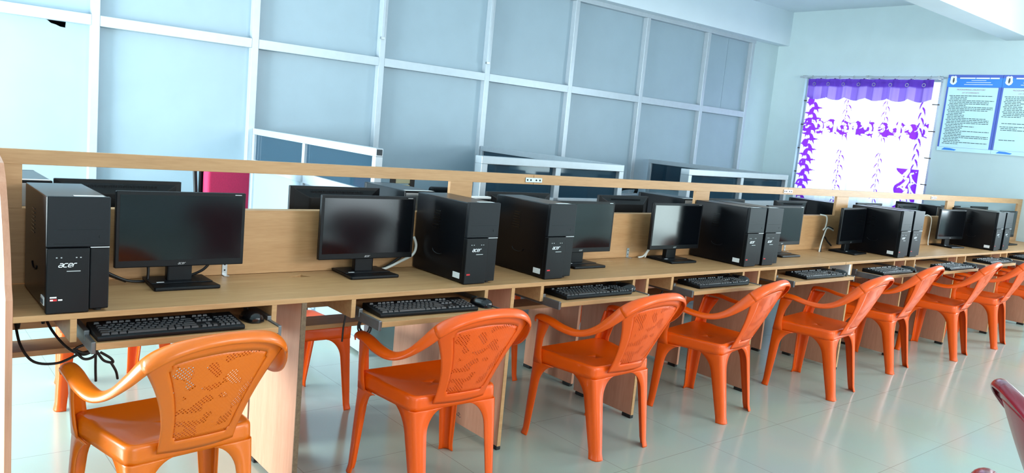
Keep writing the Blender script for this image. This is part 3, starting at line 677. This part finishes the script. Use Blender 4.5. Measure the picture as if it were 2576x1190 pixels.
# ------------------------------------------------------------------ keyboard and mouse
def make_keyboard(label, loc, rz=0):
    t = thing('keyboard', label, 'keyboard', loc, rz, 'keyboards on the sliding trays')
    L, D = .436, .150
    pr = [(0, .003), (.004, .0), (D, .0), (D, .022), (D-.004, .025), (.004, .015), (0, .012)]
    obj('body', MB().prism(pr, 'x', -L/2, L/2), M_BLACK, t, .002)
    def zt(y): return .0150+.010*(y-.004)/(D-.008)
    def keys(mb, x0, x1, y, n, h=.0155, widths=None):
        ws = widths or [1]*n; tot = sum(ws); x = x0
        for wv in ws:
            xa, xb = x+.0012, x+(x1-x0)*wv/tot-.0012; x += (x1-x0)*wv/tot; z0 = zt(y)-.001; z1 = zt(y)+.0058; i = .0018
            mb.add([(xa, y, z0), (xb, y, z0), (xb, y+h, z0+.001), (xa, y+h, z0+.001), (xa+i, y+i, z1), (xb-i, y+i, z1), (xb-i, y+h-i*.6, z1+.001), (xa+i, y+h-i*.6, z1+.001)], [(0,3,2,1),(4,5,6,7),(0,1,5,4),(1,2,6,5),(2,3,7,6),(3,0,4,7)])
    a = MB(); x0, x1 = -L/2+.012, .075
    keys(a, x0, x1, .012, 8, widths=[1.3, 1.2, 1.2, 6, 1.2, 1.2, 1.2, 1.3])
    for r_, (n, wd) in enumerate(((12, [2.2]+[1]*10+[2.6]), (13, [1.8]+[1]*11+[2.0]), (14, [1.5]+[1]*12+[1.5]), (14, [1]*13+[2]))): keys(a, x0, x1, .030+r_*.0185, n, widths=wd)
    obj('letter_keys', a, M_KEY, t)
    b = MB(); keys(b, x0, x0+.018, .115, 1, .013)
    for q in range(3): keys(b, x0+.034+q*.083, x0+.034+q*.083+.072, .115, 4, .013)
    obj('function_keys', b, M_KEY, t)
    c = MB(); keys(c, .083, .135, .067, 3); keys(c, .083, .135, .0855, 3); keys(c, .083, .135, .115, 3, .013); obj('navigation_keys', c, M_KEY, t)
    e = MB(); keys(e, .083, .135, .012, 3); obj('arrow_keys', e, M_KEY, t); e = MB(); keys(e, .100, .118, .030, 1); obj('up_arrow_key', e, M_KEY, t)
    d = MB()
    for r_ in range(5): keys(d, .142, L/2-.010, .012+r_*.0185, 4)
    obj('number_keys', d, M_KEY, t)
    lg = MB(); tv = logo_mb(.003); z = zt(.138)+.0016; lg.add([(x+.155, .132+y, z+.0006) for x, y, _ in tv[0]], tv[1]); obj('logo', lg, M_STEEL, t)
    return t
KB = [(.436, -.082, .0), (1.368, -.105, -.04), (2.325, -.075, .01), (3.270, -.090, -.01), (4.31, -.098, -.02), (5.165, -.158, .0), (6.145, -.198, 0), (7.13, -.132, 0), (8.01, -.12, 0)]
KL = ['on the tray under the first monitor', 'on the tray in front of the second monitor', 'on the tray below the third tower', 'on the tray below the lit fourth monitor', 'on the tray below the fifth monitor', 'on the tray in front of the tied cables', 'on the seventh tray along the row', 'on the eighth tray along the row', 'on the last tray before the end wall']
k0 = make_keyboard('black keyboard ' + KL[0], (KB[0][0], KB[0][1], ZT1+.0015), KB[0][2])
for lb, (x, y, r) in zip(KL[1:], KB[1:]): dup(k0, (x, y, ZT1+.0015), r, 'black keyboard ' + lb)
def make_mouse(label, loc, rz=0):
    t = thing('computer_mouse', label, 'mouse', loc, rz, 'mice beside the keyboards')
    rows = []; n = 14; nl = 12
    for i in range(nl+1):
        s = i/nl; y = -.052+.104*s; wv = .031*math.sqrt(max(0, 1-(2*s-1)**4))*(1-.12*s)+.0005; hv = .036*math.sqrt(max(0, 1-abs(2*(s*.92)-.86)**2.6))+.0004
        rows.append([(wv*math.cos(a), y, hv*max(0, math.sin(a))**.8 if math.sin(a) > 0 else 0) for a in [math.pi*k/n for k in range(n+1)]])
    b = MB().grid(rows); b.add([r[0] for r in rows]+[r[-1] for r in rows], [(k, k+1, nl+1+k+1, nl+1+k) for k in range(nl)])
    bd_ = obj('body', b, M_GLOSSB, t, smooth=60)
    obj('button_groove', MB().box(-.0006, .0006, .012, .048, .012, .034), M_RUBBER, bd_)
    obj('scroll_wheel', MB().tube([(-.003, .026, .0305), (.003, .026, .0305)], .006, 14), M_RUBBER, t, smooth=40)
    return t
ML = ['under the first monitor', 'below the second tower', 'below the third monitor', 'below the pale green screen', 'below the fifth monitor', 'before the tied cables', 'on the seventh tray along', 'on the eighth tray along', 'on the last tray before the end wall']
MS = [(.715, .025, .2), (1.650, -.045, .35), (2.588, .015, .5), (3.53, -.005, .3), (4.575, -.04, .2), (5.43, -.105, .2), (6.405, -.15, .1), (7.38, -.08, .1), (8.268, -.07, .1)]
ms0 = make_mouse('black mouse at the end of the keyboard ' + ML[0], (MS[0][0], MS[0][1], ZT1+.0015), MS[0][2])
for lb, (x, y, r) in zip(ML[1:], MS[1:]): dup(ms0, (x, y, ZT1+.0015), r, 'black mouse at the end of the keyboard ' + lb)

# ------------------------------------------------------------------ moulded plastic armchair (faces +y, origin on the floor)
RIM = [(.248, .180, .560), (.252, .166, .583), (.258, .09, .583), (.260, .01, .569), (.257, -.08, .567), (.247, -.155, .594), (.230, -.225, .648), (.200, -.280, .706), (.150, -.314, .741), (.08, -.334, .760), (0, -.340, .766)]
RUP = [(.05, .75, .65), (.1, .15, 1), (.15, 0, 1), (.15, -.05, 1), (.2, -.12, 1), (.35, -.2, .95), (.5, -.3, .85), (.5, -.4, .8), (.35, -.45, .85), (.15, -.45, .9), (0, -.45, .9)]
RW = [.042, .048, .050, .050, .050, .050, .054, .056, .050, .042, .040]
RIMF = spline(RIM, 5); UPF = [v.normalized() for v in spline(RUP, 5)]; WF = [v.x for v in spline([(a, 0, 0) for a in RW], 5)]
NR = len(RIMF)
def band(idx, s):
    rows = []
    for i in idx:
        p = RIMF[i]; t = (RIMF[min(i+1, NR-1)]-RIMF[max(i-1, 0)])
        if i == NR-1: t = Vector((-1, 0, 0))
        t.normalize(); up = UPF[i]; side = t.cross(up).normalized(); up = side.cross(t).normalized(); wv = WF[i]; row = []
        for k in range(9):
            a = math.pi*k/8; q = p+side*math.cos(a)*wv*.5+up*(math.sin(a)*.017-.012); row.append((s*q.x, q.y, q.z))
        rows.append(row)
    return rows
def rim_at(u):      # u in -1..1 along the top between the arms
    a = abs(u); f = (NR-1) - a*(NR-1-34); i = int(f); i2 = min(i+1, NR-1); p = RIMF[i].lerp(RIMF[i2], f-i); return Vector((math.copysign(p.x, u) if a > 1e-6 else 0, p.y, p.z-.006))
def shell(u, v):
    T = rim_at(u); B = Vector((u*.116, -.158-.018*(1-u*u), .385)); x = B.x+(T.x-B.x)*v**(1.6+.5*u*u); y = B.y+(T.y-B.y)*v-.012*math.sin(math.pi*v)*(1-.3*u*u); z = B.z+(T.z-B.z)*v
    return Vector((x, y, z))
def inset(u, v): return abs(u) < .74 and .10 < v < .90 and (abs(u)/.74)**6+(abs(v-.5)/.40)**6 < 1.0
def make_chair(label, loc, rz, mmain, mperf, name='plastic_chair', group='orange plastic armchairs along the front desks'):
    t = thing(name, label, 'chair', loc, rz, group)
    # seat and apron
    F_ = [(-.225, .205), (.225, .205), (.190, -.145), (-.190, -.145)]; per = []
    for k in range(4):
        c = Vector(F_[k]); a = (Vector(F_[k-1])-c).normalized(); b = (Vector(F_[(k+1) % 4])-c).normalized(); r = .032
        for q in range(5):
            f = q/4; per.append(c+a*r*(1-f)**2+b*r*f**2)
        nxt = Vector(F_[(k+1) % 4])
        for q in range(1, 8):
            f = q/8; s0 = c+b*r; s1 = nxt-(nxt-c).normalized()*r; per.append(s0.lerp(s1, f))
    cen = Vector((0, .02)); rows = []
    for s, z in ((1.012, .358), (1.008, .375), (1.004, .395), (1.0, .404), (.985, .411), (.955, .413), (.88, .408), (.7, .399), (.45, .394), (.2, .393), (.02, .393)):
        rows.append([(cen.x+(p.x-cen.x)*s, cen.y+(p.y-cen.y)*s, z+(.004 if (p.y > .1 and .5 < s < .96) else 0)) for p in per])
    obj('seat', MB().grid(rows, True), mmain, t, solid=.004, smooth=50)
    # legs
    for fr_ in (1, 0):
        for s in (-1, 1):
            rows = []
            zs = [0, .006, .03, .09, .16, .22, .265, .285, .300, .315, .328, .338, .347, .354, .359]
            for z in zs:
                k = z/.36
                if fr_: cx, cy = .242+(.226-.242)*k, .218+(.207-.218)*k
                else: cx, cy = .178+(.192-.178)*k, -.200+(-.147+.200)*k
                d = .040+.020*(z/.27); df = .036+.018*(z/.27)
                if z > .265:
                    q = min(1, (z-.265)/.095); e = .085*(1-math.sqrt(max(0, 1-q*q))); d += e; df += e
                fl = .006*max(0, 1-z/.02)
                dy = -1 if fr_ else 1; r = .014
                pts_ = [(cx-d*.0+fl, cy+dy*d), (cx+fl, cy+dy*(d*.55)), (cx+fl, cy+dy*r), (cx-r*.3+fl*.7, cy+dy*r*.3-dy*fl*.7), (cx-r, cy-dy*fl), (cx-df*.55, cy-dy*fl), (cx-df, cy-dy*fl)]
                rows.append([(s*x, y, z) for x, y in pts_])
            obj('leg', MB().grid(rows), mmain, t, solid=.005, smooth=45)
    # armrests with their front posts
    for s in (-1, 1):
        a = MB().grid(band(range(0, 37), s))
        rows = []
        for z in (.352, .39, .43, .48, .52, .545, .562):
            k = (z-.352)/.21; cx, cy = .227+.026*k, .208-.036*k; d = .066-.020*math.sin(math.pi*min(1, k*1.15)) + .02*max(0, k-.75)*4*.5; df = .052-.010*k; r = .012
            rows.append([(s*x, y, z) for x, y in ((cx, cy-d), (cx, cy-d*.5), (cx, cy-r), (cx-r*.3, cy-r*.3), (cx-r, cy), (cx-df*.6, cy), (cx-df, cy))])
        a.grid(rows)
        obj('armrest', a, mmain, t, solid=.005, smooth=50)
    # backrest: rim, frame and perforated centre
    N, K = 36, 26
    fb = MB(); pb = MB(); V = {}
    for b_, test in ((fb, False), (pb, True)):
        idx = {}
        def vid(i, j):
            if (i, j) not in idx:
                p = shell(-1+2*i/N, j/K)
                if test: p = p+Vector((0, .002, 0))
                idx[(i, j)] = len(b_.v); b_.v.append(tuple(p))
            return idx[(i, j)]
        for i in range(N):
            for j in range(K):
                if inset(-1+2*(i+.5)/N, (j+.5)/K) == test: b_.f.append((vid(i, j), vid(i+1, j), vid(i+1, j+1), vid(i, j+1)))
    fb.grid(band(range(34, NR), 1)[:-1]+[[(0, y, z) for x, y, z in band([NR-1], 1)[0]]]+[r_ for r_ in band(range(34, NR), -1)[::-1]][1:])
    br = obj('backrest', fb, mmain, t, solid=.005, smooth=55)
    obj('back_panel', pb, mperf, br, solid=.003, smooth=60)
    return t
CH = [(.436, -.090, .123), (1.418, -.095, .0), (2.338, -.093, .046), (3.259, -.054, .20), (4.256, -.138, .13), (5.255, -.025, .126), (6.18, -.075, .147), (7.02, -.065, .14), (7.95, -.07, .14)]
CL = ['orange plastic armchair with holes showing in its back, in front of the first keyboard', 'orange plastic armchair in front of the second keyboard', 'orange plastic armchair in front of the third keyboard', 'orange plastic armchair in front of the lit fourth monitor', 'orange plastic armchair in front of the fifth keyboard',
      'orange plastic armchair at the tray before the tied cables', 'orange plastic armchair at the seventh tray along the row', 'orange plastic armchair at the eighth tray along the row', 'orange plastic armchair at the last tray before the end wall']
ca = make_chair(CL[0], (CH[0][0], CH[0][1], 0), CH[0][2], M_AMBER, M_PERFA)
c0 = make_chair(CL[1], (CH[1][0], CH[1][1], 0), CH[1][2], M_ORANGE, M_PERF)
for lb, (x, y, r) in zip(CL[2:], CH[2:]): dup(c0, (x, y, 0), r, lb)
BCH = [(.585, 1.44, 3.14), (1.265, .94, 3.14), (2.33, .95, 3.14), (3.27, .95, 3.0), (4.20, .96, 3.2), (5.15, .96, 3.1), (6.1, .96, 3.14), (7.0, .96, 3.14)]
BCL = ['orange armchair beyond the divider, seen under the desk through the first chair', 'orange armchair beyond the divider, seen under the desk between the first two chairs', 'orange armchair beyond the divider, its lit leg showing between the second and third chairs', 'orange armchair beyond the divider, seen behind the fourth chair',
       'orange armchair beyond the divider, seen behind the fifth chair', 'orange armchair beyond the divider, seen behind the sixth chair', 'orange armchair beyond the divider, seen behind the seventh chair', 'orange armchair beyond the divider, seen behind the eighth chair']
for lb, (x, y, r) in zip(BCL, BCH):
    b = dup(c0, (x, y, 0), r, lb); b['group'] = 'orange plastic armchairs along the back desks'
mc = make_chair('maroon plastic armchair standing apart with its side and armrest showing', (2.59, -2.01, 0), -2.55, M_MAROON, M_MAROON, group='maroon plastic armchairs')
dup(mc, (1.68, -2.285, 0), -2.55, 'maroon plastic armchair with only its back rim showing at the bottom edge')

# ------------------------------------------------------------------ chairs in the cubicles
rc = thing('visitor_chair', 'crimson cushioned visitor chair behind the divider by the first monitor', 'chair', (1.52, 2.55, 0), .55)
obj('back_cushion', MB().box(-.20, .20, -.03, .03, .50, .99), M_REDFAB, rc, .02, seg=4)
obj('back_plate', MB().box(-.215, .215, .03, .045, .48, 1.0), M_BLACK, rc, .008)
obj('seat_cushion', MB().box(-.23, .23, -.48, -.02, .42, .48), M_REDFAB, rc, .02, seg=4)
for s in (-1, 1):
    obj('frame_side', MB().tube(spline([(s*.23, .06, 1.0), (s*.23, .03, .45), (s*.24, .12, 0.012)], 6), .012, 10), M_BLACK, rc, smooth=40)
    obj('leg', MB().tube([(s*.24, -.46, .42), (s*.24, -.50, .0)], .012, 10), M_BLACK, rc, smooth=40)
    obj('armrest', MB().tube(spline([(s*.24, .04, .62), (s*.26, -.2, .66), (s*.26, -.42, .64), (s*.24, -.46, .42)], 6), .013, 10), M_BLACK, rc, smooth=40)
bc = thing('visitor_chair', 'black visitor chair with a curved rail behind the divider near the third cubicle screen', 'chair', (4.80, 2.05, 0), .3)
obj('back_rail', MB().tube(spline([(-.2, .05, .9), (-.17, .0, 1.0), (0, -.03, 1.02), (.17, 0, 1.0), (.2, .05, .9)], 6), .016, 10), M_BLACK, bc, smooth=40)
obj('back_cushion', MB().box(-.17, .17, -.02, .02, .55, .97), M_STEEL, bc, .015, seg=3)
obj('seat_cushion', MB().box(-.22, .22, -.45, 0, .42, .48), M_BLACK, bc, .02, seg=3)
for s in (-1, 1):
    for y in (.05, -.42): obj('leg', MB().tube([(s*.2, y, .9 if y > 0 else .44), (s*.22, y*1.05, 0)], .012, 8), M_BLACK, bc, smooth=40)
wc = thing('wooden_chair', 'wooden chair back with dark stiles beyond the divider above the second tower', 'chair', (3.24, 3.2, 0), .1)
for x in (-.10, .10): obj('stile', MB().box(x-.022, x+.022, -.015, .015, 0, .96), M_BROWN, wc, .003)
for z in (.60, .70, .80, .88): obj('slat', MB().box(-.078, .078, -.006, .006, z, z+.07), M_TAN, wc, .003)
obj('seat', MB().box(-.2, .2, -.42, .0, .42, .45), M_BROWN, wc, .004)
for x in (-.18, .18): obj('leg', MB().box(x-.018, x+.018, -.41, -.375, 0, .42), M_BROWN, wc, .003)
kc = thing('office_chair', 'small dark office chair back seen through the divider above the second tower', 'chair', (2.89, 2.1, 0), 0)
obj('back_cushion', MB().box(-.10, .10, -.03, .03, .55, .965), M_BLACK, kc, .02, seg=4)
obj('spine', MB().box(-.03, .03, .03, .05, .40, .70), M_BLACK, kc, .004)
obj('seat_cushion', MB().box(-.2, .2, -.42, .03, .42, .48), M_BLACK, kc, .02, seg=3)
obj('gas_column', MB().tube([(0, -.2, .08), (0, -.2, .42)], .025, 12), M_STEEL, kc)
for k in range(5):
    a = k*2*math.pi/5; obj('foot_spoke', MB().tube([(0, -.2, .09), (.24*math.cos(a), -.2+.24*math.sin(a), .02)], .018, 8), M_BLACK, kc)
ub = thing('power_unit', 'small black power unit on the back desk in the gap between two towers', 'power unit', (2.06, .56, ZD), 0)
obj('case', MB().box(-.07, .07, 0, .2, 0, .305), M_BLACKM, ub, .005)
obj('top_strip', MB().box(-.07, .07, -.001, .03, .305, .315), M_WHITE, ub)
q = MB(); [q.box(x, x+.006, -.002, 0, .27, .276) for x in (-.04, -.01, .03, .05)]; obj('indicator_lights', q, M_WHITE, ub)

# ------------------------------------------------------------------ cables
def cable(name, label, paths, r=.0035, m=None, group=None):
    mb = MB()
    for p in paths: mb.tube(spline(p, 8), r, 7)
    o = obj(name, mb, m or M_CABLE, smooth=60); tag(o, label, 'cable', group); return o
cable('cable', 'tangle of black mouse and keyboard cables hanging under the first tray', [
    [(.064, .30, .655), (.07, .24, .60), (.10, .20, .555), (.16, .17, .552), (.22, .15, .582), (.262, .14, .592)],
    [(.137, .30, .70), (.150, .24, .65), (.185, .18, .60), (.225, .15, .578), (.262, .14, .592), (.30, .14, .60)],
    [(.20, .15, .60), (.225, .13, .57), (.255, .13, .575), (.262, .14, .60), (.235, .14, .612), (.205, .14, .602), (.225, .13, .59), (.262, .14, .594)],
    [(.262, .14, .592), (.263, .145, .54), (.266, .15, .485)], [(.262, .14, .592), (.285, .14, .555), (.312, .14, .545), (.305, .14, .560), (.275, .14, .583)], [(.305, .14, .548), (.322, .14, .515), (.330, .15, .485)]], .0042)
for lb, x, y, z in (('black mains plug hanging next to the end panel in the first cubby', .075, .33, .66), ('black mains plug hanging next to the tray support in the first cubby', .145, .33, .67)):
    p = thing('mains_plug', lb, 'plug', (x, y, z), 0, 'mains plugs in the first cubby')
    obj('plug_body', MB().box(-.022, .022, -.012, .012, .022, .048), M_BLACK, p, .005); obj('strain_relief', MB().lathe([(.012, .022), (.010, .0), (.005, -.03)], 10), M_BLACK, p, smooth=40)
cable('cable', 'coil of thin black cable hanging below the second tray', [[(1.115, .10, .655), (1.108, .10, .60), (1.106, .10, .545)], [(1.19, .10, .655), (1.17, .10, .60), (1.185, .10, .57), (1.215, .10, .575), (1.22, .10, .61), (1.195, .10, .625), (1.175, .10, .60), (1.195, .10, .575)],
    [(1.185, .10, .655), (1.178, .10, .60), (1.20, .10, .555), (1.228, .10, .58), (1.22, .10, .62)], [(1.24, .10, .65), (1.28, .10, .612), (1.31, .10, .615), (1.35, .10, .655)]], .0035)
cable('cable', 'black cable bundle running from the first monitor past the tower', [[(.275, .36, .835), (.33, .36, .80), (.40, .36, .765), (.46, .37, .757)], [(.278, .365, .825), (.335, .37, .79), (.40, .37, .760)], [(.465, .36, .835), (.47, .36, .80), (.468, .36, .757)], [(.69, .36, .83), (.66, .37, .79), (.60, .39, .762), (.52, .38, .757)]], .005)
cable('cable', 'white and black cables looping down behind the second monitor', [[(1.575, .38, .90), (1.59, .38, .86), (1.575, .38, .82), (1.51, .38, .79), (1.45, .385, .764), (1.42, .39, .757)]], .006, M_CABLEW)
cable('cable', 'black cable lying beside the white one behind the second monitor', [[(1.56, .40, .83), (1.49, .40, .785), (1.44, .40, .760), (1.40, .40, .757)]], .006)
cable('cable', 'white cable ends at the foot of the monitor with the pale green screen', [[(3.205, .39, .83), (3.175, .39, .80), (3.15, .40, .765), (3.12, .41, .757)], [(3.22, .395, .825), (3.185, .40, .79), (3.165, .40, .757)]], .005, M_CABLEW)
cable('cable', 'tied bundle of white cables rising from a hole in the worktop', [[(5.03, .365, .735), (5.05, .37, .80), (5.085, .375, .87), (5.12, .38, .915), (5.17, .385, .915), (5.22, .38, .90)], [(5.08, .385, .905), (5.11, .385, .93), (5.115, .39, 1.0), (5.08, .425, 1.012)]], .0055, M_CABLEW)
cable('cable', 'black cables tied to the upright white cable bundle', [[(5.05, .375, .735), (5.07, .38, .80), (5.10, .385, .88), (5.15, .39, .925), (5.22, .385, .912)], [(5.07, .375, .735), (5.075, .38, .80), (5.10, .38, .855), (5.15, .375, .82), (5.20, .37, .79)]], .006)
cable('cable', 'thin white cable arching over the divider behind the eighth monitor', [[(6.80, .42, 1.01), (6.86, .41, 1.02), (6.92, .40, .99), (6.93, .40, .90), (6.90, .39, .80), (6.89, .38, .757)]], .004, M_CABLEW)
cable('cable', 'black cables bunched in the cubby between the third and fourth keyboard trays', [[(2.80, .20, .60), (2.84, .18, .585), (2.87, .18, .60), (2.84, .19, .615), (2.80, .2, .60), (2.86, .16, .575), (2.94, .10, .60), (2.965, .08, .64)], [(2.82, .2, .60), (2.86, .18, .61), (2.89, .17, .58), (2.93, .15, .585)]], .006)
cable('cable', 'black plug lead with a triangular loop in the third cubby', [[(1.885, .25, .69), (1.90, .24, .66), (1.895, .22, .63), (1.885, .20, .60)], [(1.885, .20, .60), (1.915, .20, .595), (1.900, .20, .62), (1.885, .20, .60)]], .006)
cable('cable', 'thin black lead looping up behind the keyboard under the lit monitor', [[(3.36, .12, .70), (3.40, .04, .722), (3.425, .01, .730), (3.445, .015, .722), (3.44, .06, .70)]], .0025)
so = thing('wall_socket', 'ivory socket plate behind the foot of the third monitor', 'socket', (2.445, DY, .80), 0)
obj('plate', MB().box(-.025, .025, -.01, -.0005, -.03, .035), M_CREAM, so, .003); obj('socket_hole', MB().box(-.008, .008, -.011, -.0098, -.012, .012), M_TAN, so)

bpy.context.view_layer.update()
